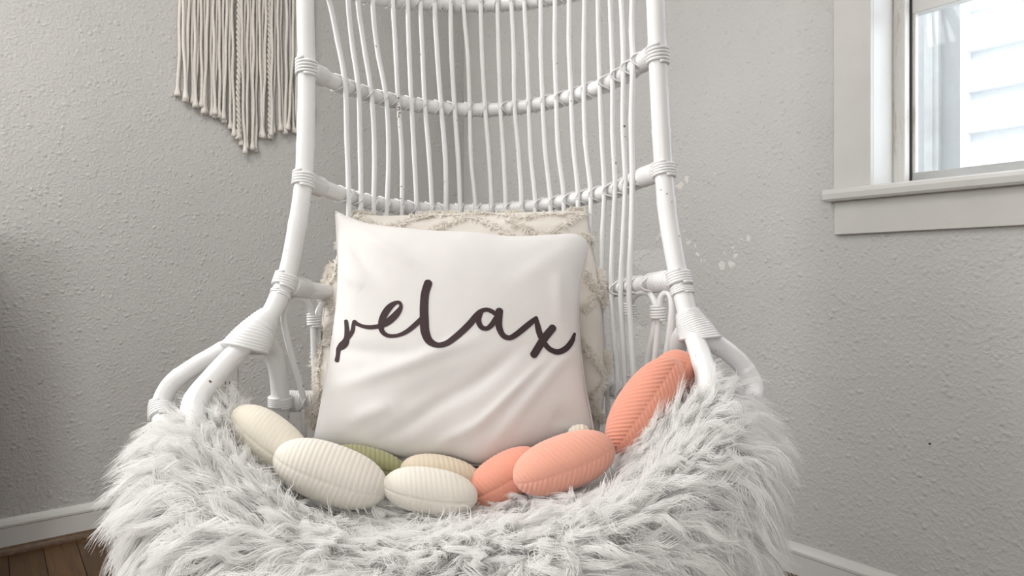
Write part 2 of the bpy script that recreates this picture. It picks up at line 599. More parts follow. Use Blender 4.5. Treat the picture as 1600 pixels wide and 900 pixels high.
m = MB()
for a in ((0, WS0, 0, .13, 0, CH), (WS1, RL, 0, .13, 0, CH), (WS0, WS1, 0, .13, 0, STOOL_TOP - 0.01), (WS0, WS1, 0, .13, WZ1, CH)):
    m.add(*rbox(*a))
struct('wall_right', m.V, m.F, M_wall_r)
struct('wall_left', *lbox(-0.13, LL, 0, .13, 0, CH), M_wall_l)
struct('wall_rear', *rbox(RL, RL + .12, -LL, .13, 0, CH), M_wall_l)
struct('wall_front', *rbox(0, RL, -LL - .12, -LL, 0, CH), M_wall_l)
struct('ceiling', *rbox(-.13, RL + .12, -LL - .12, .13, CH, CH + .1), M_ceiling)
floor = struct('floor', *rbox(-.13, RL + .12, -LL - .12, .13, -0.05, -0.0045), M_gap)
floor['label'] = 'narrow brown oak floorboards'
# floorboards: run parallel to the left wall's baseboard direction
PW, PLN = 0.082, 1.22
pv, pf = box((0, 0, 0), (PLN / 2 - 0.0012, PW / 2 - 0.001, 0.005))
pm = mesh_data('plank', pv, pf, M_floor, False)
ang = math.atan2(DR[1], DR[0])
t = PW / 2
while t < LL:
    s = -PLN * random.random()
    while s < RL:
        o = bpy.data.objects.new('plank', pm)
        SC.collection.objects.link(o)
        o.location = rp(s + PLN / 2, -t, -0.005)
        o.rotation_euler = (0, 0, ang)
        o.parent = floor
        s += PLN
    t += PW

bprof = [(0, 0), (-.014, 0), (-.014, .074), (-.016, .078), (-.016, .084), (-.011, .093), (-.006, .098), (0, .101)]
b = struct('baseboard_left', *profile([(n, z) for n, z in bprof], 0, LL, lp), M_trim)
b = struct('baseboard_right', *profile(bprof, 0, RL, rp), M_trim)
q = [(-.014, 0)] + [(-.014 - .020 * math.sin(a), .020 * math.cos(a)) for a in np.linspace(0, math.pi / 2, 6)]
struct('trim_1', *profile(q, 0, LL, lp), M_shoe)
struct('trim_2', *profile(q, 0, RL, rp), M_shoe)

# ------------------------------------------------------------------ window
win = empty('window_1', rp((WS0 + WS1) / 2, 0, STOOL_TOP), kind='structure')
cw = WS0 - s_at(1302, -0.018)
z_st = STOOL_TOP


def wpart(name, args, mat, bev=0.002, label=None):
    return bevel(obj(name, *rbox(*args), mat, win, False, label), bev)


wpart('casing', (WS0 - cw, WS0, -.018, 0, z_st, WZ1 + cw), M_apron)
wpart('casing', (WS1, WS1 + cw, -.018, 0, z_st, WZ1 + cw), M_apron)
wpart('casing', (WS0, WS1, -.018, 0, WZ1, WZ1 + cw), M_apron)
s_st = s_at(1285, -0.045)
sp = [(-.04, STOOL_TOP), (-.045, STOOL_TOP - .004), (-.047, STOOL_TOP - .012), (-.045, STOOL_BOT + .005), (-.040, STOOL_BOT), (0.0, STOOL_BOT)]
sp += [(0, STOOL_BOT + .01), (.16, STOOL_BOT + .01), (.16, STOOL_TOP)]
obj('sill', *profile(sp, s_st, WS1 + cw + .02, rp), M_trim, win, False)
ap_z = zr(1303, 367, -0.016)
wpart('apron', (s_at(1303, -.016), WS1 + cw, -.016, 0, ap_z, STOOL_BOT), M_apron)
# reveal, stops and track on both sides
D0, D1, D2 = 0.115, 0.15, 0.172
for (a, sg) in ((WS0, 1), (WS1, -1)):
    wpart('jamb', (a - sg * .02, a + sg * .0005, -.002, .20, z_st, WZ1), M_trim, .001)
    wpart('stop', (a, a + sg * .029, D0, D1 - .003, z_st, WZ1), M_aged, .003, 'old cream stop with peeling brown paint')
    wpart('track', (a, a + sg * .040, D1 + .003, D2, z_st, WZ1), M_aged, .0015)
    wpart('stop', (a, a + sg * .030, D2 + .012, .20, z_st, WZ1), M_post, .001)
    obj('gap_shade_strip', *rbox(a + sg * .0285, a + sg * .0325, D1 - .0025, D1 + .0035, z_st, WZ1), M_dark, win, False)  # dark strip put in as the shade of the gap beside the track
wpart('head_jamb', (WS0, WS1, -.002, .20, WZ1 - .02, WZ1), M_trim, .001)
GZ0, GZ1 = 1.080, 1.487
g0, g1 = WS0 + .032, WS1 - .032
wpart('bottom_rail', (g0, g1, D1 + .001, D2 + .010, z_st, GZ0), M_post, .002, 'dull grey metal bottom rail')
wpart('meeting_rail', (g0, g1, D1 + .001, D2 + .010, GZ1, GZ1 + .036), M_trim, .002)
obj('glass_pane', *rbox(g0, g1, D2 - .004, D2 - .001, GZ0, GZ1), M_glass, win, False)
obj('glass_pane', *rbox(g0, g1, D2 + .004, D2 + .007, GZ1 + .036, WZ1 - .02), M_glass_up, win, False)

# ------------------------------------------------------------------ neighbour's house outside the window
ND = 1.45                          # distance between the two walls
nb = empty('neighbouring_house', rp(3.0, ND, 0), 'white lap-sided house wall close outside the window', 'house')
pitch = 0.166
edge_s = s_at(1517, ND)
z = 0.10
zoff = (zr(1520, 147, ND) - 0.10) % pitch
z = 0.10 + zoff - pitch
L_b = 3.4
bprofile = [(-.048, 0), (-.004, pitch + .015), (.02, pitch + .015), (.02, 0)]
bm_ = None
while z < 3.4:
    V, Fc = profile([(n, zz) for n, zz in bprofile], edge_s, edge_s + L_b, lambda s, n, zz: rp(s, ND + n, zz + z))
    obj('siding_board', V, Fc, M_siding, nb, False)
    z += pitch
obj('sheathing', *rbox(edge_s, edge_s + L_b, ND + .02, ND + .12, 0, 3.5), M_siding, nb, False)
obj('corner_strip', *rbox(edge_s - .025, edge_s + .004, ND - .045, ND + .1, 0, 3.5), M_siding, nb, False, label='bright white corner strip')
obj('corner_board', *rbox(s_at(1470, ND), edge_s - .025, ND + .01, ND + .1, 0, 3.5), M_grey_board, nb, False, label='flat pale blue-grey board')
obj('corner_post', *rbox(s_at(1448, ND), s_at(1470, ND), ND - .03, ND + .1, 0, 3.5), M_post, nb, False, label='weathered grey-white post')
obj('corner_post', *rbox(s_at(1456, ND - .03), s_at(1457.5, ND - .03), ND - .04, ND - .02, 0, 3.5), M_post, nb, False)
obj('recessed_wall', *rbox(s_at(1300, ND), s_at(1448, ND), ND + .05, ND + .15, 0, 3.5), M_grey_board, nb, False, label='darker grey recessed wall')
gr = obj('outside_ground', *rbox(-.5, 6, .13, 4, -.35, -.30), M_ground, None, False)
gr['kind'] = 'structure'

# ------------------------------------------------------------------ outlet, nail
ot1 = t_at(371); ot0 = ot1 + 0.072
oz0 = zl(371, 610); oz1 = oz0 + 0.116
out = empty('wall_outlet', lp((ot0 + ot1) / 2, 0, oz0), 'square-edged almond outlet plate low on the grey wall behind the chair arm', 'outlet')
bevel(obj('plate', *lbox(ot1, ot0, -.006, 0, oz0, oz1), M_plate, out, False), .002)
for dz in (.030, .086):
    rcp = bevel(obj('receptacle', *lbox((ot0 + ot1) / 2 - .017, (ot0 + ot1) / 2 + .017, -.0085, -.005, oz0 + dz - .014, oz0 + dz + .014), M_plate, out, False), .004, 3)
    for ds in (-.007, .007):
        obj('slot', *lbox((ot0 + ot1) / 2 + ds - .001, (ot0 + ot1) / 2 + ds + .001, -.0092, -.0084, oz0 + dz - .003, oz0 + dz + .007), M_dark, rcp, False)
P = np.array([lp((ot0 + ot1) / 2, n, oz0 + .058) for n in (-.004, -.0075)])
obj('screw', *tube(P, .003, 10), M_plate, out)

np_ = np.array([rp(s_at(1453), n, zr(1453, 693)) for n in (.002, -.003)])
nl = obj('nail', *tube(np_, .0024, 8), M_dark)
tag(nl, 'tiny dark nail in the right wall below the window', 'nail')

# ------------------------------------------------------------------ unseen cabinet added left of the frame to shade the left wall
T0, T1, DEP, DH = 1.71, 2.75, .44, .96
drs = empty('shade_dresser', lp((T0 + T1) / 2, -DEP / 2, 0), 'unseen dark brown wooden cabinet added to shade the left wall', 'shade_dresser')
bevel(obj('body', *lbox(T0 + .02, T1 - .02, -DEP + .02, -.016, .12, DH - .025), M_shoe, drs, False), .004)
bevel(obj('top', *lbox(T0, T1, -DEP, -.014, DH - .025, DH), M_shoe, drs, False), .004)
for a_ in (T0 + .045, T1 - .045):
    for b_ in (-DEP + .05, -.05):
        obj('leg', *tube([lp(a_, b_, .13), lp(a_, b_, .002)], [.022, .014], 10), M_shoe, drs)
for k_ in range(4):
    z0 = .15 + k_ * .195
    dw = bevel(obj('drawer', *lbox(T0 + .05, T1 - .05, -DEP + .006, -DEP + .03, z0, z0 + .18), M_shoe, drs, False), .003)
    for a_ in (.28, .76):
        obj('knob', *tube([lp(T0 + a_, -DEP + .008, z0 + .09), lp(T0 + a_, -DEP - .014, z0 + .09)], [.006, .013], 10), M_dark, dw)

# ------------------------------------------------------------------ macrame hanging
mac = empty('macrame_hanging', lp(t_at(375), -.03, 2.10), 'cream cotton macrame wall hanging with long loose cords ending in frayed tips', 'wall hanging')
prof_px = [(280, 148), (290, 157), (300, 160), (310, 172), (320, 176), (330, 185), (340, 188), (350, 194), (360, 200), (366, 212), (372, 221),
           (383, 240), (392, 236), (402, 234), (408, 216), (420, 216), (432, 212), (440, 206), (452, 208), (464, 214), (478, 190), (490, 165)]
xs = [p[0] for p in prof_px]; ys = [p[1] for p in prof_px]


def cord_radius(n, r, tip):
    R = np.full(n, r)
    k = np.arange(n)[::-1] / (n - 1) * tip
    return R


x = 281.0
ci = 0
while x < 488:
    gap = 362 < x < 364
    n_off = -.010 - .010 * (ci % 2) - .004 * random.random()
    endx = x + random.uniform(-1.5, 1.5) + 5.0 * math.sin(x * .42 + .6)
    if 445 < x < 470: endx += random.uniform(-7, 7)
    ey = float(np.interp(endx, xs, ys)) + random.uniform(-7, 3)
    top = 2.09
    ze = zl(endx, ey, n_off)
    ts, te = t_at(x, n_off), t_at(endx, n_off)
    twisted = (abs(x - 372) < 2.4) or (abs(x - 420) < 2.4)
    n = 64
    zz = np.linspace(top, ze, n)
    w = np.clip((1.75 - zz) / (1.75 - ze), 0, 1) ** 1.6
    tt = ts + (te - ts) * w + .0012 * np.sin(zz * 31 + ci * 2.1)
    nn = n_off + .002 * np.sin(zz * 23 + ci)
    r = .0046 + .0006 * random.random()
    R = np.full(n, r) * (1 + .06 * np.sin(zz * 260 + ci))
    fl = np.clip((ze + .036 - zz) / .036, 0, 1)
    R = R * (1 + 1.8 * fl ** 1.8) * np.where(zz < ze + .003, .8, 1)
    mbc = MB()
    if twisted:
        for ph in (0, math.pi):
            P = np.array([lp(t_ + .0042 * math.cos(z_ * 160 + ph), n_ - .006 + .004 * math.sin(z_ * 160 + ph), z_)
                          for t_, n_, z_ in zip(np.interp(np.linspace(0, n - 1, 220), range(n), tt), np.interp(np.linspace(0, n - 1, 220), range(n), nn), np.linspace(top, ze, 220))])
            mbc.add(*tube(P, np.interp(np.linspace(0, n - 1, 220), range(n), R) * .85, 6))
    else:
        P = np.array([lp(t_, n_, z_) for t_, n_, z_ in zip(tt, nn, zz)])
        mbc.add(*tube(P, R, 8))
        # frayed tip: short loose threads
        e = P[-1]
        for k in range(7):
            a = random.uniform(0, 6.28)
            dv = np.array([math.cos(a), math.sin(a), 0]) * r * 1.5
            mbc.add(*tube([e + dv * .45 + [0, 0, .006], e + dv * 1.0 - [0, 0, random.uniform(.001, .006)]], [.0012, .0006], 4))
    obj('cord', mbc.V, mbc.F, M_macrame, mac)
    ci += 1
    x += random.uniform(4.2, 5.6) + (4.5 if abs(x - 362) < 2 or abs(x - 438) < 2 else 0)
P = np.array([lp(t_at(a), -.022, 2.10) for a in (268, 500)])
obj('dowel', *tube(P, .011, 12), M_dowel, mac)
P = catmull([lp(t_at(270), -.022, 2.11), lp(t_at(384), -.006, 2.33), lp(t_at(498), -.022, 2.11)], 3)
obj('hanging_cord', *tube(P, .003, 6), M_macrame, mac)
obj('hook', *tube(np.array([lp(t_at(384), .001, 2.332), lp(t_at(384), -.012, 2.332)]), .003, 8), M_dark, mac)

# ------------------------------------------------------------------ rattan chair
chair = empty('rattan_chair', (-.07, 1.12, 0), 'tall white painted rattan chair with open curved spindle back and looped arms', 'chair')
XA = [430, 444, 480, 545, 600, 680, 760, 830, 900, 960, 1000, 1022, 1060, 1080]
YA = [1.13, 1.15, 1.205, 1.34, 1.42, 1.49, 1.513, 1.475, 1.40, 1.30, 1.20, 1.14, 1.10, 1.06]


def YB(px): return float(np.interp(px, XA, YA))


SR = .0162
bump_nodes = lambda n, r, k=9, a=.05: r * (1 + a * np.exp(-((np.arange(n) % max(3, n // k)) / 1.2) ** 2))

stileL = catmull([W(520, -330, 1.30), W(492, -190, 1.25), W(477, -60, 1.22), W(477, 0, 1.215), W(479, 105, 1.21), W(478, 200, 1.20), W(474, 285, 1.185), W(463, 360, 1.165), W(447, 435, 1.14),
                  W(424, 488, 1.11), W(398, 522, 1.085), W(368, 552, 1.055), W(330, 594, 1.01), W(304, 632, .97), (-.455, .93, .56), (-.415, .92, .46)], 150)
stileR = catmull([W(985, -330, 1.22), W(1008, -190, 1.17), W(1020, -60, 1.14), W(1024, 0, 1.138), W(1028, 100, 1.135), W(1033, 200, 1.13), W(1037, 265, 1.125), W(1044, 340, 1.11), W(1056, 410, 1.09),
                  W(1069, 468, 1.07), W(1082, 515, 1.05), W(1096, 560, 1.01), W(1107, 600, .965), (.285, .935, .57), (.28, .92, .46)], 150)
tops = [stileL[0], W(560, -430, 1.36), W(650, -505, 1.44), W(752, -530, 1.46), W(855, -505, 1.41), W(945, -430, 1.29), stileR[0]]
hoop = catmull(tops, 60)
grow = 1 + .16 * np.clip((np.arange(150) - 110) / 25, 0, 1)
obj('frame_pole', *tube(stileL, bump_nodes(150, SR) * grow, 18), M_rattan, chair)
obj('frame_pole', *tube(stileR, bump_nodes(150, SR) * grow, 18), M_rattan, chair)
obj('top_hoop', *tube(hoop, SR, 16), M_rattan, chair)


def idx_of(P, p):
    return float(np.argmin(np.linalg.norm(P - p, axis=1)))


def binding(P, p, half, R, wr, turns, name='binding', parent=chair, shift=0.0):
    i = idx_of(P, p) + shift
    seglen = np.linalg.norm(np.diff(P, axis=0), axis=1).mean()
    h = half / seglen
    return obj(name, *coil(P, max(0, i - h), min(len(P) - 1.001, i + h), R, wr, turns), M_rattan, parent)


def ties(P, p, slat_r, bar_r, parent, front=np.array([0, -1.0, 0])):
    """crossed lashing round a bar and the cane in front of it"""
    i = int(idx_of(P, p)); i = min(max(i, 1), len(P) - 2)
    c = P[i]
    T = P[i + 1] - P[i - 1]; T /= np.linalg.norm(T)
    f = front - T * np.dot(front, T); f /= np.linalg.norm(f)
    u = np.cross(T, f)
    m = MB()
    for sgn in (-1, 1):
        th = np.linspace(0, 2 * math.pi, 22, endpoint=False)
        Q = []
        for a in th:
            aa = (a + math.pi) % (2 * math.pi) - math.pi
            r = bar_r + .0008 + (2 * slat_r) * math.exp(-(aa / .52) ** 2)
            Q.append(c + f * r * math.cos(a) + u * r * math.sin(a) + T * sgn * (.0095 * math.sin(a)))
        m.add(*tube(np.array(Q), .0020, 5, closed=True))
    return obj('tie', m.V, m.F, M_rattan, parent)


BR = .0158
bar_px = {
 1: [(477, -60), (510, -30), (551, -11), (607, 0), (662, 5), (729, 8), (775, 7), (820, 4), (872, -5), (900, -12), (960, -40), (1000, -62), (1021, -75)],
 2: [(480, 107), (500, 118), (545, 138), (600, 155), (680, 168), (760, 172), (830, 165), (900, 149), (960, 126), (1000, 100), (1026, 83)],
 3: [(474, 284), (500, 292), (545, 308), (600, 320), (680, 328), (760, 329), (830, 323), (900, 311), (960, 297), (1000, 279), (1036, 266)],
 4: [(447, 443), (480, 452), (545, 462), (600, 468), (680, 472), (760, 472), (830, 468), (900, 460), (950, 452), (1000, 445), (1060, 436)],
 5: [(438, 626), (480, 627), (545, 620), (600, 612), (680, 606), (760, 604), (830, 604), (900, 606), (960, 609), (1000, 616), (1052, 630)],
}
bars = {}
for k, pts in bar_px.items():
    def dep(px):
        y = YB(px)
        if k == 4: y = y - .02 * math.exp(-((px - 450) / 40) ** 2) - .02 * math.exp(-((px - 1050) / 40) ** 2)
        if k == 5: y = {438: 1.20, 1052: 1.10}.get(px, y + .0)
        return y
    P = catmull([W(px, py, dep(px)) for px, py in pts], 110)
    o = obj('cross_bar', *tube(P, bump_nodes(110, BR if k != 5 else .0165, 7, .04), 16), M_rattan, chair)
    bars[k] = (P, o)
    # cane wrapping on both ends of the bar
    seg = np.linalg.norm(np.diff(P, axis=0), axis=1).mean()
    L_ = .062 / seg
    for (i0, i1) in ((2, 2 + L_), (107 - L_, 107)):
        obj('wrap', *coil(P, i0, i1, BR + (.0002 if k != 5 else .0015), .0034, 13, 5), M_rattan, o)

# bindings of the bars on the side poles
for k, (pl, pr) in {2: ((479, 108), (1028, 84)), 3: ((474, 285), (1037, 265))}.items():
    binding(stileL, W(pl[0], pl[1], 1.2), .014, SR + .0022, .0030, 5)
    binding(stileR, W(pr[0], pr[1], 1.13), .014, SR + .0022, .0030, 5)
for (S, p) in ((stileL, W(447, 438, 1.14)), (stileR, W(1061, 436, 1.085))):
    binding(S, p, .014, SR + .0024, .0033, 5)
binding(stileR, W(1067, 455, 1.075), .008, SR + .0014, .0022, 4)
binding(stileL, W(437, 462, 1.125), .004, SR + .0008, .0018, 2)
binding(stileR, W(1075, 488, 1.06), .004, SR + .0008, .0018, 2)

# spindles
B2 = [539, 560, 580, 603, 622, 643, 664, 689, 710, 734, 758, 782, 804, 826, 848, 869, 892, 912, 937, 957, 974, 989]
B1 = [513, 543, 558, 582, 614, 637, 657, 679, 704, 724, 751, 777, 799, 819, 845, 867, 889, 913, 933, 951, 966, 985]
B3 = [545, 564, 584, 605, 628, 651, 675, 697, 719, 743, 768, 790, 815, 836, 860, 881, 903, 923, 944, 961, 977, 988]
B4 = [544, 560, 580, 601, 624, 647, 671, 693, 715, 739, 764, 786, 811, 832, 856, 877, 899, 922, 940, 955, 970, 983]
B5 = [548, 566, 586, 606, 629, 652, 675, 697, 719, 742, 766, 788, 812, 833, 856, 877, 899, 921, 949, 965, 977, 991]


def bar_point(k, px):
    """axis point of bar k and the spot in front of it where a spindle showing at column px is lashed"""
    P, _ = bars[k]
    T = unit_(np.gradient(P, axis=0))
    f = np.array([0, -1.0, 0]) - T * (-T[:, 1:2])
    f = unit_(f)
    Q = P + f * ((BR if k != 5 else .0165) + SLR - .0006)
    cols = 800 + Q[:, 0] / Q[:, 1] * F
    x = np.linspace(0, len(P) - 1, 1500)
    ci = np.interp(x, range(len(P)), cols)
    j = x[int(np.argmin(abs(ci - px)))]
    g = lambda A: np.array([np.interp(j, range(len(P)), A[:, c]) for c in range(3)])
    return g(P), g(Q)


def unit_(v): return v / (np.linalg.norm(v, axis=-1, keepdims=True) + 1e-9)


SLR = .0053
for i in range(22):
    pts = []
    col5 = B5[i]
    # the spindle goes on to the top hoop
    j = int(np.argmin(abs((800 + hoop[:, 0] / hoop[:, 1] * F) - (545 + (i / 21) * 415))))
    pts.append(hoop[j])
    off = np.array([0, -(BR + SLR), 0])
    p1, q1 = bar_point(1, B1[i])
    if i == 0:
        pts += [W(500, -35, YB(505)), W(514, 0, YB(520) - .01), W(527, 60, YB(530) - .02)]
    elif i == 21:
        pts += [W(986, -50, YB(986)) + off, W(985, 0, YB(985)) + off, W(987, 50, YB(988) - .02)]
    else:
        pts.append(q1)
        a, b = q1, bar_point(2, B2[i])[1]
        mpt = (a + b) / 2 + np.array([random.uniform(-.003, .003), .004, 0])
        if i in (1, 2, 3): mpt += np.array([-.004, 0, 0])
        pts.append(mpt)
    (p2, q2), (p3, q3), (p4, q4), (p5, q5) = bar_point(2, B2[i]), bar_point(3, B3[i]), bar_point(4, B4[i]), bar_point(5, col5)
    pts.append(q2)
    pts.append((q2 + q3) / 2 + np.array([random.uniform(-.003, .003) + (.002 if i < 9 else -.001), .003, 0]))
    pts.append(q3)
    pts.append((q3 + q4) / 2 + np.array([random.uniform(-.002, .002), 0, 0]))
    pts.append(q4)
    pts.append(q5)
    pts.append(q5 + np.array([0, 0, -.10]))
    P = catmull(pts, 90)
    obj('spindle', *tube(P, bump_nodes(90, SLR * random.uniform(.94, 1.05), 6, .07), 9), M_rattan, chair)
    for k, pp in ((1, p1), (2, p2), (3, p3), (4, p4), (5, p5)):
        if k == 1 and i in (0, 21): continue
        ties(bars[k][0], pp, SLR, BR if k != 5 else .0165, bars[k][1])

# arms: outer loops, rear posts, legs, seat ring
armL = catmull([W(404, 512, 1.10), W(385, 527, 1.09), W(345, 549, 1.085), W(302, 574, 1.08), W(268, 600, 1.07), W(252, 632, 1.06), W(256, 668, 1.03), W(270, 700, .99)], 70)
armR = catmull([W(1084, 508, 1.065), W(1102, 528, 1.06), W(1135, 548, 1.06), W(1165, 577, 1.06), W(1179, 608, 1.05), W(1166, 638, 1.02), W(1150, 665, .99)], 70)
obj('arm_loop', *tube(armL, bump_nodes(70, .0152, 4), 16), M_rattan, chair)
obj('arm_loop', *tube(armR, bump_nodes(70, .0158, 4), 16), M_rattan, chair)
binding(armL, W(253, 640, 1.055), .016, .0172, .0028, 6)
binding(armR, W(1164, 641, 1.02), .016, .0177, .0028, 6)
def down(pts, foot):
    return catmull(pts + [np.array([foot[0], foot[1], .30]), np.array([foot[0], foot[1], .002])], 80)
postL = down([W(398, 520, 1.10), W(417, 536, 1.12), W(431, 563, 1.145), W(437, 600, 1.165), W(438, 640, 1.17)], (-.425, 1.19))
postR = down([W(1078, 512, 1.07), W(1066, 524, 1.09), W(1057, 548, 1.11), W(1053, 590, 1.12), W(1052, 640, 1.12)], (.285, 1.12))
obj('rear_post', *tube(postL, SR, 16), M_rattan, chair)
obj('rear_post', *tube(postR, SR, 16), M_rattan, chair)
binding(postL, W(437, 626, 1.17), .015, SR + .0026, .0033, 5)
binding(postR, W(1052, 628, 1.12), .015, SR + .0026, .0033, 5)
for fx, st in ((-.36, stileL[-1]), (.23, stileR[-1])):
    P = catmull([st, (st * .4 + np.array([fx, .92, .22]) * .6), np.array([fx, .92, .002])], 20)
    obj('front_leg', *tube(P, SR, 14), M_rattan, chair)
th = np.linspace(0, 2 * math.pi, 72, endpoint=False)
ring = np.stack([-.075 + .345 * np.cos(th), 1.13 + .32 * np.sin(th), np.full(72, .395)], 1)
obj('seat_ring', *tube(ring, SR, 14, closed=True), M_rattan, chair)
for k in range(9):
    xx = -.075 + (k - 4) * .075
    hy = .32 * math.sqrt(max(0, 1 - ((xx + .075) / .345) ** 2))
    obj('seat_cane', *tube(catmull([(xx, 1.13 - hy, .402), (xx, 1.13, .395), (xx, 1.13 + hy, .402)], 9), .008, 8), M_rattan, chair)


# wrapped joint where pole, arm and post meet: cane wound round a widening bundle
def wrapped_joint(path, ra, rb, side, nm='joint_wrap', turns=16):
    n = len(path)
    T, _, _ = frames(path)
    m = MB()
    per = 20
    rings = turns * 4
    V = []; Fc = []
    for i in range(rings + 1):
        t = i / rings * (n - 1)
        a = int(min(t, n - 2)); f = t - a
        c = path[a] * (1 - f) + path[a + 1] * f
        tt = T[a]
        g = i / rings
        s = side - tt * np.dot(side, tt) * (1 - g); s /= np.linalg.norm(s)
        u = np.cross(tt, s); u /= np.linalg.norm(u)
        A = ra[0] + (ra[1] - ra[0]) * g ** .8
        Bb = rb[0] + (rb[1] - rb[0]) * g ** .8
        rid = .0019 * abs(math.sin(math.pi * i / 4 + .3)) ** .7
        for k in range(per):
            th_ = 2 * math.pi * k / per
            V.append(c + s * (A + rid) * math.cos(th_) + u * (Bb + rid) * math.sin(th_) + tt * .0016 * math.sin(2 * th_ + g * 5))
    for i in range(rings):
        for k in range(per):
            l = (k + 1) % per
            Fc.append((i * per + k, i * per + l, (i + 1) * per + l, (i + 1) * per + k))
    Fc.append(tuple(range(per))[::-1]); Fc.append(tuple(rings * per + k for k in range(per)))
    o = obj(nm, V, Fc, M_rattan, chair)
    return o


pl = catmull([W(422, 492, 1.11), W(409, 508, 1.10), W(395, 526, 1.085), W(381, 547, 1.072)], 12)
wrapped_joint(pl, (.0172, .038), (.0175, .031), W(418, 556, 1.12) - W(346, 540, 1.08))
pl = catmull([W(1073, 486, 1.065), W(1079, 500, 1.06), W(1087, 515, 1.055), W(1095, 531, 1.05)], 12)
wrapped_joint(pl, (.0172, .033), (.0175, .030), W(1126, 531, 1.06) - W(1062, 536, 1.07))


# arched canes under the arms
def cane(pts, r=.0058, name='arch_cane', off=-.012):
    P = catmull([W(a, b_, YB(a) + off) for a, b_ in pts], 70)
    o = obj(name, *tube(P, r, 9), M_rattan, chair)
    return P, o


cL1, oL1 = cane([(494, 650), (493, 600), (491, 560), (489, 505), (486, 484), (478, 469), (466, 465), (454, 468), (446, 478), (443, 492), (447, 520), (458, 565), (473, 618), (475, 650), (475, 690)])
cL2, oL2 = cane([(501, 650), (501, 600), (500, 555), (496, 505), (497, 487), (503, 476), (514, 470), (526, 474), (533, 490), (534, 560), (534, 640)])
cR1, oR1 = cane([(1000, 650), (993, 600), (988, 550), (984, 500), (985, 478), (991, 464), (1001, 457), (1013, 458), (1021, 467), (1026, 486), (1021, 520), (1012, 567), (1006, 640)])
cR2, oR2 = cane([(1018, 620), (1023, 565), (1028, 510), (1030, 478), (1034, 463), (1041, 457), (1047, 461), (1050, 478), (1048, 505), (1042, 550), (1036, 600)])
for px, py in ((491, 500), (984, 484), (1028, 489)):
    c = W(px, py, YB(px) - .012)
    P = np.array([c + [0, 0, .012], c + [0, 0, .006], c, c - [0, 0, .006], c - [0, 0, .012]])
    T = catmull(P, 20)
    obj('cane_wrap', *coil(T, 0, 18.9, .0118, .0026, 5), M_rattan, chair)
ties(bars[5][0], bar_point(5, 475)[0], .006, .0165, bars[5][1])
ties(bars[4][0], bar_point(4, 1004)[0], .006, BR, bars[4][1])


# ------------------------------------------------------------------ cushions
def edge_fn(pts):
    P = np.array([W(*p) for p in pts])
    d = np.r_[0, np.cumsum(np.linalg.norm(np.diff(P, axis=0), axis=1))]
    Q = catmull(P, 200)
    dq = np.r_[0, np.cumsum(np.linalg.norm(np.diff(Q, axis=0), axis=1))]
    return lambda t: np.array([np.interp(t * dq[-1], dq, Q[:, k]) for k in range(3)])


def cushion_grid(top, right, bottom, left, hf, hb, n=100, folds=(), power=.5, noise=.0015, seed=1, front_n=None):
    te, re, be, le = map(edge_fn, (top, right, bottom, left))
    U = np.linspace(0, 1, n)
    T_ = np.array([te(u) for u in U]); B_ = np.array([be(u) for u in U])
    L_ = np.array([le(v) for v in U]); R_ = np.array([re(v) for v in U])
    u = U[None, :, None]; v = U[:, None, None]
    S = (1 - v) * T_[None] + v * B_[None] + (1 - u) * L_[:, None] + u * R_[:, None] \
        - ((1 - u) * (1 - v) * T_[0] + u * (1 - v) * T_[-1] + (1 - u) * v * B_[0] + u * v * B_[-1])
    nrm = np.cross(T_[-1] - B_[0], B_[-1] - T_[0]) if front_n is None else np.asarray(front_n, float)
    nrm /= np.linalg.norm(nrm)
    if nrm[1] > 0: nrm = -nrm
    a = 2 * U - 1
    prof = ((1 - np.abs(a) ** 2.4)[None, :] * (1 - np.abs(a) ** 2.4)[:, None]) ** power
    uu, vv = np.meshgrid(U, U)
    disp = np.zeros((n, n))
    r = np.random.default_rng(seed)
    for _ in range(14):
        fx, fy = r.uniform(-14, 14, 2)
        disp += noise * .4 * np.sin(fx * uu + fy * vv + r.uniform(0, 6))
    for (x0, y0, x1, y1, w, amp) in folds:
        dx, dy = x1 - x0, y1 - y0
        l2 = dx * dx + dy * dy
        t = np.clip(((uu - x0) * dx + (vv - y0) * dy) / l2, 0, 1)
        d = np.hypot(uu - x0 - t * dx, vv - y0 - t * dy)
        disp += amp * np.exp(-(d / w) ** 2) * np.sin(math.pi * np.clip(t, .02, .98)) ** .5
    msk = np.minimum(1, prof * 1.6)
    front = S + nrm * (hf * prof + disp * msk)[..., None]
    back = S - nrm * (hb * prof)[..., None]
    return S, front, back, nrm, prof


def grid_faces(n, off=0, flip=False):
    Fc = []
    for i in range(n - 1):
        for j in range(n - 1):
            a = off + i * n + j
            f = (a, a + n, a + n + 1, a + 1)
            Fc.append(f[::-1] if flip else f)
    return Fc


def cushion_mesh(front, back):
    n = front.shape[0]
    V = np.vstack([front.reshape(-1, 3), back.reshape(-1, 3)])
    idb = np.arange(n * n).reshape(n, n) + n * n
    border = np.zeros((n, n), bool); border[0] = border[-1] = True; border[:, 0] = border[:, -1] = True
    mp = np.arange(2 * n * n)
    mp[idb[border]] = idb[border] - n * n
    Fc = grid_faces(n) + [tuple(mp[list(f)]) for f in grid_faces(n, n * n, True)]
    used = np.ones(2 * n * n, bool); used[idb[border]] = False
    new = np.cumsum(used) - 1
    Fc = [tuple(new[list(f)]) for f in Fc]
    return V[used], Fc


def caster(V, Fc):
    t = BVHTree.FromPolygons([tuple(v) for v in V], Fc)

    def f(px, py, lift=.0006):
        d = Vector(((px - 800) / F, 1, -(py - HY) / F)).normalized()
        h = t.ray_cast(Vector((0, 0, H)), d)
        if h[0] is None: return None, None
        nn = h[1] if h[1].dot(d) < 0 else -h[1]
        return np.array(h[0] + nn * lift), np.array(nn)
    return f


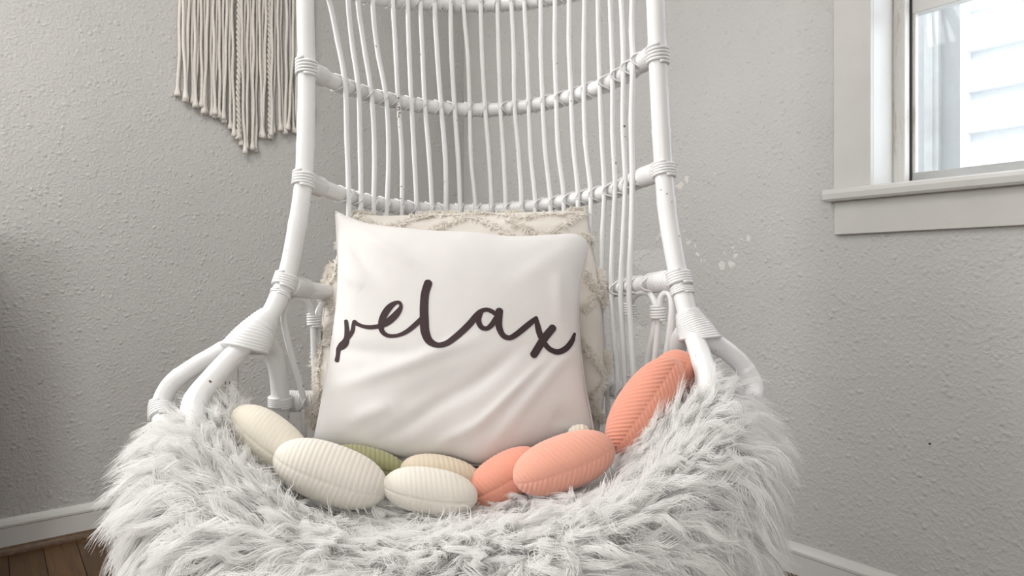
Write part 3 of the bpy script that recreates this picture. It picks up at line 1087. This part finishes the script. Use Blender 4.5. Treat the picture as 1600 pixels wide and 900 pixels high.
# front cushion with lettering -------------------------------------------------
Yt, Yb = 1.185, 1.045
def dY(py): return Yt + (Yb - Yt) * (py - 340) / 370.0
E = lambda pts: [(a, b_, dY(b_)) for a, b_ in pts]
folds = [(.05, .78, .60, .52, .030, .005), (.25, .95, .75, .58, .028, -.005), (.42, .98, .85, .66, .022, .005), (.62, .95, .98, .62, .03, .004),
         (.02, .62, .35, .60, .03, -.0035), (.05, .12, .20, .30, .03, -.004), (.10, .06, .35, .22, .03, .004), (.72, .30, .98, .05, .05, .002),
         (.70, .22, .95, .02, .05, -.001), (.0, .28, .15, .34, .03, .004), (.9, .25, .93, .5, .03, .004), (.12, .9, .3, .8, .03, .004), (.85, .9, .99, .98, .04, -.006),
         (.30, .80, .70, .62, .05, -.004)]
S, fr, bk, nrm, prof = cushion_grid(
    E([(525, 331), (545, 341), (580, 352), (620, 358), (680, 364), (740, 366), (800, 372), (860, 369), (897, 367), (913, 374)]),
    E([(913, 374), (918, 386), (911, 425), (905, 455), (903, 500), (908, 560), (915, 610), (921, 640), (927, 672)]),
    E([(492, 687), (510, 697), (540, 705), (580, 711), (640, 717), (700, 717), (748, 727), (775, 722), (830, 702), (880, 684), (927, 672)]),
    E([(525, 331), (527, 370), (529, 420), (526, 480), (518, 540), (508, 600), (499, 650), (492, 687)]),
    .070, .060, 130, folds, .42, .0009, 3)
V, Fc = cushion_mesh(fr, bk)
cush = obj('printed_cushion', V, Fc, M_white_fabric)
tag(cush, 'white square cushion printed with the dark handwritten word relax', 'cushion')
cast = caster(V, Fc)
# seam piping round the edge
edge = np.vstack([S[0, :-1], S[:-1, -1], S[-1, :0:-1], S[:0:-1, 0]])
obj('seam', *tube(edge[::2] + nrm * .0006, .0020, 5, closed=True), M_white_fabric, cush)

strokes = [
 [(541, 502, 6), (542, 510, 7), (542.5, 519, 8), (542, 528, 9), (539, 536, 12), (534, 541, 12), (529.5, 546, 8), (528.5, 553, 6.5), (526.8, 563, 7)],
 [(541, 532, 6), (546, 526, 6), (551, 517, 6.5), (552.5, 508, 6), (554, 502.5, 5.5), (558, 506, 6), (566, 509.5, 5.5), (577, 511.5, 6.5), (591, 510, 7), (600, 507, 9),
  (609, 501, 11), (621, 489, 10), (626.5, 479, 6), (624.5, 473, 5), (618, 473.5, 6.5), (609, 480, 10), (601, 491, 11), (596, 505, 10), (597, 517, 8), (605, 524, 6.5), (620, 524.5, 5.5), (635, 518.5, 7), (649, 507.5, 8), (659, 498, 8)],
 [(669, 443, 13), (664.5, 458, 13), (662.7, 478, 13.5), (663, 500, 14), (664.5, 519, 14), (671, 533, 12), (684, 539.5, 8.5), (698, 536.5, 9), (711, 527.5, 10), (722, 518, 10.5), (735, 505, 10.5), (745, 493, 10),
  (751, 487, 8), (760, 484, 6.5), (769, 487, 7), (774, 491, 6)],
 [(751, 488, 8), (747.5, 500, 9), (752, 511, 8), (760, 513.5, 7), (768, 508, 8.5), (775, 497, 8)],
 [(780, 486.5, 12), (778.8, 500, 12), (780.5, 514, 10), (787, 525, 8.5), (796, 528, 8), (806, 523, 9), (820, 512, 9.5), (832, 502, 8.5), (837.5, 497.5, 7)],
 [(838, 499, 6), (840, 510, 9), (843.5, 523, 9.5), (850, 536, 8.5), (860, 546.5, 8), (872, 550, 9), (884, 544.5, 9.5), (893, 533, 8), (897, 522, 4.5)],
 [(863, 513, 12), (850, 529, 12.5), (834, 554, 12)],
]
ml = MB()
for k, st in enumerate(strokes):
    st = np.array(st, float)
    Q = catmull(st, 24 + 9 * len(st))
    xy, w = Q[:, :2], Q[:, 2] / 2
    d = np.gradient(xy, axis=0); d /= np.linalg.norm(d, axis=1)[:, None]
    c = np.linspace(1, .1, 6)
    head = np.array([xy[0] - d[0] * w[0] * a * .9 for a in c]); hw = w[0] * np.sqrt(1 - (c * .985) ** 2)
    tail = np.array([xy[-1] + d[-1] * w[-1] * a * .9 for a in c[::-1]]); tw = w[-1] * np.sqrt(1 - (c[::-1] * .985) ** 2)
    xy = np.vstack([head, xy, tail]); w = np.r_[hw, w, tw]
    d = np.vstack([np.repeat(d[:1], 6, 0), d, np.repeat(d[-1:], 6, 0)])
    nn = np.stack([-d[:, 1], d[:, 0]], 1)
    rows = []
    V2 = []
    ok = True
    for a, b_, ww in zip(xy, nn, w):
        r_ = []
        for q_ in (-1, -.5, 0, .5, 1):
            p_, _n = cast(*(a + b_ * ww * q_), lift=.0007 + .00008 * k)
            if p_ is None: break
            r_.append(p_)
        if len(r_) == 5: rows.append(r_)
    for r_ in rows: V2 += r_
    F2 = [(i * 5 + j, i * 5 + j + 1, (i + 1) * 5 + j + 1, (i + 1) * 5 + j) for i in range(len(rows) - 1) for j in range(4)]
    ml.add(V2, F2)
obj('lettering', ml.V, ml.F, M_ink, cush, label='dark plum flowing script reading relax')


# ------------------------------------------------------------------ hair strands
def hair(name, P, radius, mat, parent=None, kind=None, label=None):
    """P: strands x points x 3"""
    n, k, _ = P.shape
    base = ROOTLOC.get(parent.name, np.zeros(3)) if parent else np.zeros(3)
    hc = bpy.data.hair_curves.new(name)
    hc.add_curves([k] * n)
    hc.attributes['position'].data.foreach_set('vector', (P - base).astype(np.float32).ravel()) if 'position' in hc.attributes else None
    ra = hc.attributes.get('radius') or hc.attributes.new('radius', 'FLOAT', 'POINT')
    ra.data.foreach_set('value', np.tile(radius, n).astype(np.float32) if radius.ndim == 1 else radius.astype(np.float32).ravel())
    hc.materials.append(mat)
    o = bpy.data.objects.new(name, hc)
    SC.collection.objects.link(o)
    if parent:
        o.parent = parent; ROOTLOC[o.name] = base
    if kind: o['kind'] = kind
    if label: o['label'] = label
    return o


def unit(v): return v / (np.linalg.norm(v, axis=-1, keepdims=True) + 1e-9)


def tufts(root, nrm_, flow, length, nper, disc, lift, drop, k=8, clump=.8, r=None, wig=.12):
    """root,nrm,flow: T x 3; returns T*nper strands"""
    r = r or rng
    T = len(root)
    s = np.linspace(0, 1, k)[None, :, None]
    a = unit(nrm_ * lift + flow)
    length = length[:, None, None]
    side = unit(np.cross(nrm_, flow))
    ph = r.uniform(0, 6.28, (T, 1, 1)); am = r.normal(0, wig, (T, 1, 1))
    cen = root[:, None] + length * (a[:, None] * s + np.array([0, 0, -1.0]) * drop * s ** 2.2 + nrm_[:, None] * (-.12) * s ** 2
                                    + side[:, None] * am * np.sin(s * 6.5 + ph) * s)
    tang2 = unit(np.cross(nrm_, side))
    rr = disc * np.sqrt(r.uniform(0, 1, (T, nper))); an = r.uniform(0, 6.28, (T, nper))
    off = rr[..., None] * (np.cos(an)[..., None] * side[:, None] + np.sin(an)[..., None] * tang2[:, None])
    ln = r.uniform(.62, 1.08, (T, nper, 1, 1))
    jit = r.normal(0, 1, (T, nper, 1, 3)) * .075
    loc = cen[:, None] - root[:, None, None]
    st = root[:, None, None] + loc * ln + jit * length[:, None] * (s[None] ** 1.5) * .55
    cl = 1 - clump * np.clip(s[None] * 1.35, 0, 1) ** .9
    st = st + off[:, :, None] * cl
    return st.reshape(-1, k, 3)


# cushion behind, with frayed trims ---------------------------------------------
def dY2(py): return 1.335 + (1.17 - 1.335) * (py - 330) / 350.0
E2 = lambda pts: [(a, b_, dY2(b_)) for a, b_ in pts]
S2, fr2, bk2, nrm2, prof2 = cushion_grid(
    E2([(552, 333), (600, 337), (700, 334), (800, 333), (870, 330), (916, 328)]),
    E2([(916, 328), (926, 385), (937, 450), (944, 540), (944, 620), (934, 690)]),
    E2([(490, 672), (600, 690), (720, 700), (840, 700), (934, 690)]),
    E2([(552, 333), (528, 400), (512, 450), (502, 530), (492, 600), (490, 672)]),
    .050, .060, 90, [(.1, .1, .5, .05, .04, .004), (.6, .08, .95, .1, .03, .004), (.9, .4, .98, .7, .03, .004)], .45, .002, 5)
V, Fc = cushion_mesh(fr2, bk2)
bc = obj('fringed_cushion', V, Fc, M_beige_fabric)
tag(bc, 'beige cushion with ragged frayed trims tucked behind the white printed cushion', 'cushion')
cast2 = caster(V, Fc)
trims_px = [
    [(556, 338), (580, 350), (610, 356), (640, 346), (680, 336)],
    [(672, 362), (700, 350), (735, 341), (765, 352), (790, 366), (800, 372)],
    [(792, 345), (822, 358), (840, 366), (862, 366), (880, 352), (898, 342), (918, 330)],
    [(640, 338), (700, 337), (760, 334), (820, 340), (850, 336), (900, 333)],
    [(905, 368), (915, 372), (926, 380), (932, 395)],
    [(913, 420), (920, 440), (931, 455), (938, 470)], [(938, 440), (930, 462), (918, 478), (910, 486)],
    [(905, 530), (918, 550), (934, 570), (942, 585)], [(944, 590), (936, 606), (925, 622), (918, 630)],
    [(925, 636), (935, 650), (940, 665)],
    [(527, 408), (522, 430), (514, 452), (517, 470), (520, 490)], [(512, 540), (518, 520), (522, 505)],
    [(505, 535), (500, 560), (496, 590), (500, 620)], [(498, 610), (494, 640), (493, 668)]]
for px_ in trims_px:
    Q = catmull(np.array(px_, float), 40)
    pts, nor = [], []
    for a in Q:
        p_, n_ = cast2(a[0], a[1], .001)
        if p_ is None:    # beyond the edge: follow the seam plane
            continue
        pts.append(p_); nor.append(n_)
    if len(pts) < 4: continue
    pts = np.array(pts); nor = np.array(nor)
    o = obj('trim_strip', *tube(pts, .0022, 6), M_beige_fabric, bc)
    m_ = 240
    t_ = rng.uniform(0, len(pts) - 1.01, m_); i_ = t_.astype(int); f_ = (t_ - i_)[:, None]
    root = pts[i_] * (1 - f_) + pts[i_ + 1] * f_; nn_ = nor[i_]
    tg = unit(pts[i_ + 1] - pts[i_])
    sd = np.cross(tg, nn_) * rng.choice([-1, 1], m_)[:, None]
    fl = unit(sd * 1.0 + rng.normal(0, .45, (m_, 3)))
    st = tufts(root, nn_, fl, rng.uniform(.006, .015, m_), 6, .002, .7, .12, 5, .5)
    hair('frayed_threads', st, np.array([.0006, .0006, .0005, .0004, .0002]), M_fringe, o, 'stuff')
# frayed border along the silhouette
edge2 = np.vstack([S2[0, :-1], S2[:-1, -1], S2[:0:-1, 0]])
eo = obj('border_seam', *tube(S2[:, 0], .0028, 6), M_beige_fabric, bc)
dens = []
mB = 1500
for E_, outw, lo, hi in ((S2[:, 0], np.array([-1.0, 0, .1]), .15, .98), (S2[:, -1], np.array([1.0, 0, 0]), .12, .93), (S2[0], np.array([0, 0, 1.0]), 0, 1)):
    g = rng.uniform(lo, hi, mB)
    keep = (np.sin(g * 21) + .5 * np.sin(g * 47)) > (-.2 if outw[0] < 0 else .35)
    g = g[keep]
    t_ = g * (len(E_) - 1.01); i_ = t_.astype(int)
    root = E_[i_] + nrm2 * .002
    fl = unit(outw + rng.normal(0, .45, (len(g), 3)))
    dens.append(tufts(root, np.repeat(nrm2[None], len(g), 0), fl, rng.uniform(.008, .019, len(g)) * (1 if abs(outw[0]) else .5), 5, .003, .5, .1, 5, .5))
hair('frayed_threads', np.vstack(dens), np.array([.0006, .0006, .0005, .0004, .0002]), M_fringe, eo, 'stuff')

# ------------------------------------------------------------------ seat pad under everything
n = 60
U = np.linspace(0, 1, n)
th = U * 2 * math.pi
V = []; rr_ = np.linspace(0, 1, 14)
for r_ in rr_:
    for a in th[:-1]:
        V.append((-.075 + .31 * r_ * math.cos(a), 1.25 + .185 * r_ * math.sin(a), .421 + .112 * (1 - r_ ** 5) ** .5))
k = n - 1
Fc = [(i * k + j, i * k + (j + 1) % k, (i + 1) * k + (j + 1) % k, (i + 1) * k + j) for i in range(13) for j in range(k)]
V2 = [(x_, y_, .414) for x_, y_, z_ in V]
nV = len(V)
Fc += [tuple(nV + q_ for q_ in f)[::-1] for f in Fc]
pad = obj('seat_pad', V + V2, Fc, M_white_fabric)
tag(pad, 'plain white seat pad showing beside the lower left corner of the printed cushion', 'seat pad')

# ------------------------------------------------------------------ corduroy bolster
bol = empty('corduroy_bolster', (-.1, .97, .47), 'long bolster of plump ribbed corduroy pads running from cream to coral', 'bolster')


def pad_mesh(cx, cy, Y, hL, hW, angd, mat, thick=None, seam=.25, ribs=None, chev=0.0, yaw=0.0, name='pad', label=None, e=2.3, taper=0.0, rib=.0011, belly=1.0):
    c = W(cx, cy, Y)
    sc = Y / F
    a = math.radians(angd)
    ax = np.array([math.cos(a), yaw, -math.sin(a)]); ax /= np.linalg.norm(ax)
    vw = unit(-W(cx, cy, 1) + np.array([0, 0, H]))          # toward the camera
    vw = vw - ax * np.dot(vw, ax); vw /= np.linalg.norm(vw)
    sd = np.cross(vw, ax)                                    # roughly up in the picture
    if sd[2] < 0: sd = -sd
    L = hL * sc; Wd = hW * sc; Th = (thick or hW * .92) * sc
    nt_, nf = 190, 110
    t = np.sin(np.linspace(-math.pi / 2, math.pi / 2, nt_))
    ph = np.linspace(0, 2 * math.pi, nf, endpoint=False)
    r = np.maximum(0, 1 - np.abs(t) ** e) ** .5 * (1 + taper * t)
    period = ribs or .0074
    V = []
    tt, pp = np.meshgrid(t, ph, indexing='ij')
    rr = np.repeat(r[:, None], nf, 1)
    # angular distance to the seam (seam faces the camera, a bit below the middle)
    s0 = math.pi / 2 - seam * -1.0
    dphi = np.abs((pp - s0 + math.pi) % (2 * math.pi) - math.pi)
    arc = np.minimum(dphi, math.pi - dphi * 0) * Wd * rr
    phase = (tt * L + chev * arc) / period * 2 * math.pi
    ribh = rib * np.abs(np.cos(phase / 2)) ** .8 * np.clip(rr * 3, 0, 1)
    seamd = -.0010 * np.exp(-(arc / .0016) ** 2)
    pull = -.0010 * np.exp(-(arc / .010) ** 2)
    d = (ribh + seamd + pull) * np.clip(rr * 2, 0, 1)
    cs, sn = np.cos(pp), np.sin(pp)
    X = c + ax * (tt * L)[..., None] + sd * ((rr * Wd + d) * cs)[..., None] + vw * ((rr * Th + d) * sn)[..., None]
    V = X.reshape(-1, 3)
    Fc = [(i * nf + j, i * nf + (j + 1) % nf, (i + 1) * nf + (j + 1) % nf, (i + 1) * nf + j) for i in range(nt_ - 1) for j in range(nf)]
    return obj(name, V, Fc, mat, bol, label=label)


pad_mesh(574, 724, 1.01, 62, 24, 14, M_olive, chev=.3, label='olive green ribbed pad')
pad_mesh(690, 744, .995, 66, 31, 12, M_oat, chev=.35, ribs=.008, label='warm oat ribbed pad', rib=.0006)
pad_mesh(422, 686, .975, 78, 36, 32, M_cream, chev=.25, yaw=-.25, seam=.5, label='cream pad', rib=.0003)
pad_mesh(517, 740, .93, 93, 44, 20, M_ivory, chev=.1, seam=.35, label='large ivory pad', e=2.5, belly=1.1, rib=.0007)
pad_mesh(672, 767, .93, 75, 34.5, 9, M_ivory, chev=.3, seam=.45, label='smaller ivory pad', e=2.5, rib=.0004)
pad_mesh(905, 678, 1.02, 18, 14, -10, M_cream, label='pale knotted end')
pad_mesh(1046, 592, 1.03, 50, 34, -52, M_coral, chev=.4, label='topmost coral pad', ribs=.0062)
pad_mesh(1008, 634, .985, 88, 41, -55, M_coral, chev=.95, seam=.05, label='upper coral pad with chevron ribs', ribs=.0080, e=2.1, rib=.0022)
pad_mesh(790, 745, .985, 66, 36, -30, M_coral, chev=.35, label='deep coral pad', ribs=.0072, rib=.0007)
pad_mesh(881, 723, .94, 83, 41, -20, M_coral_pale, chev=.55, seam=.35, label='pale coral pad with a centre seam', ribs=.0074, e=2.4, rib=.0015)

# ------------------------------------------------------------------ faux fur throw
CX, CY = -.088, 1.03


def throw_point(phi, v):
    """phi in radians (0 right, -90 deg toward the camera); v 0 (seat) .. 1 (hem)"""
    cs, sn = np.cos(phi), np.sin(phi)
    e = .85
    rx = np.where(cs < 0, .398, .400 + .03 * np.clip(-sn, 0, 1)) * np.sign(cs) * np.abs(cs) ** e
    ry = np.where(sn < 0, .285, .20) * np.sign(sn) * np.abs(sn) ** e
    s = np.clip(-sn, 0, 1)
    zr_ = .445 + .160 * (1 - s ** 1.6)
    zr_ = np.where(sn > 0, .60, zr_)
    zr_ = zr_ + .05 * np.clip(cs, 0, 1) + .010 * np.clip(-cs, 0, 1)
    # profile control values for v: seat centre, seat edge, rim inner, rim, rim outer, hem
    vk = np.array([0, .22, .38, .50, .60, 1.0])
    fk = np.array([.0, .60, .85, .97, 1.07, 1.13])
    zk0 = [.452, .452, None, None, None, None]
    out_f = np.interp(v, vk, fk)
    hem = .20
    z_rim = zr_
    zs = np.stack([np.full_like(z_rim, .455), .455 + .022 * np.clip(cs * 2, 0, 1), .455 + (z_rim - .455) * (.66 + .07 * np.clip(cs * 2, 0, 1)) + .006, z_rim, z_rim - .035, np.full_like(z_rim, hem)], -1)
    z = np.empty_like(z_rim)
    flat_v = v.ravel(); zz = zs.reshape(-1, 6); o_ = np.empty(len(flat_v))
    for i in range(len(flat_v)):
        o_[i] = np.interp(flat_v[i], vk, zz[i])
    z = o_.reshape(z_rim.shape)
    X = CX + rx * out_f
    Y = CY + ry * out_f
    return np.stack([X, Y, z], -1)


NP, NV = 150, 80
phi = np.radians(np.linspace(5, -179, NP)); vv = np.linspace(0, 1, NV)
PH, VV = np.meshgrid(phi, vv, indexing='ij')
G = throw_point(PH, VV)
for _ in range(6):      # soften the creases of the profile
    G[:, 1:-1] = .5 * G[:, 1:-1] + .25 * (G[:, :-2] + G[:, 2:])
    G[1:-1] = .5 * G[1:-1] + .25 * (G[:-2] + G[2:])
lump = sum(.004 * np.sin(a * PH + b_ * VV * 6 + c_) for a, b_, c_ in ((9, 2, 0), (5, -3, 1), (14, 4, 2), (3, 5, 4)))
dphi_ = np.gradient(G, axis=0); dv_ = np.gradient(G, axis=1)
NRM = unit(np.cross(dphi_, dv_))
if NRM[NP // 2, NV // 4][2] < 0: NRM = -NRM
G = G + NRM * lump[..., None]
Fc = [(i * NV + j, i * NV + j + 1, (i + 1) * NV + j + 1, (i + 1) * NV + j) for i in range(NP - 1) for j in range(NV - 1)]
TH = .006
Vt = np.vstack([G.reshape(-1, 3), (G - NRM * TH).reshape(-1, 3)])
nn0 = NP * NV
Fall = Fc + [tuple(nn0 + q_ for q_ in f)[::-1] for f in Fc]
brd = [i * NV for i in range(NP)] + [(NP - 1) * NV + j for j in range(1, NV)] + [i * NV + NV - 1 for i in range(NP - 2, -1, -1)] + [j for j in range(NV - 2, 0, -1)]
for a, b_ in zip(brd, brd[1:] + brd[:1]): Fall.append((a, b_, b_ + nn0, a + nn0))
throw = obj('fur_throw', Vt, Fall, M_throw)
tag(throw, 'shaggy white faux fur throw draped over the chair seat and both arms', 'throw')

# area-weighted roots
A = np.linalg.norm(np.cross(dphi_, dv_), axis=-1)[:-1, :-1]
NT = 4900
pr = (A / A.sum()).ravel()
pick = rng.choice(len(pr), NT, p=pr)
ii, jj = np.unravel_index(pick, A.shape)
fu, fv = rng.uniform(0, 1, NT)[:, None], rng.uniform(0, 1, NT)[:, None]
def samp(Z): return (Z[ii, jj] * (1 - fu) + Z[ii + 1, jj] * fu) * (1 - fv) + (Z[ii, jj + 1] * (1 - fu) + Z[ii + 1, jj + 1] * fu) * fv
root = samp(G); rn = unit(samp(NRM)); rv = unit(samp(dv_)); rp_ = unit(samp(dphi_))
vq = vv[jj]
# direction of the pile: outward over the rim, swirled by a smooth field and by chance
sw = 1.0 * np.sin(root[:, 0] * 17 + 1.3) * np.cos(root[:, 1] * 15) + .8 * np.sin(root[:, 2] * 21 + root[:, 0] * 9) + rng.normal(0, .55, NT)
sw = sw * .7 + rng.normal(0, 1.3, NT) * np.clip((.42 - vq) / .15, 0, 1)
flow = rv * np.cos(sw)[:, None] + rp_ * np.sin(sw)[:, None]
# keep the pile off the bolster: on the seat it lies flat and short
inner = np.clip((vq - .12) / .22, 0, 1)
length = (.048 + .032 * inner) * np.where((ii < 8) | (ii > NP - 10), .7, 1) * rng.uniform(.75, 1.25, NT)
lift = np.where(vq < .42, .9, .75)
st = tufts(root, rn * lift[:, None], flow, length, 36, .012, 1.0, .26, 8, .93, wig=.17)
rad = np.array([.00055, .00055, .0005, .00045, .0004, .0003, .0002, .00008])
st2 = tufts(root + rng.normal(0, .006, root.shape), rn * lift[:, None], unit(flow + rng.normal(0, .4, flow.shape)), length * .8, 6, .018, 1.0, .2, 8, .3)
hair('fur_pile', np.vstack([st, st2]), rad, M_fur, throw, 'stuff')
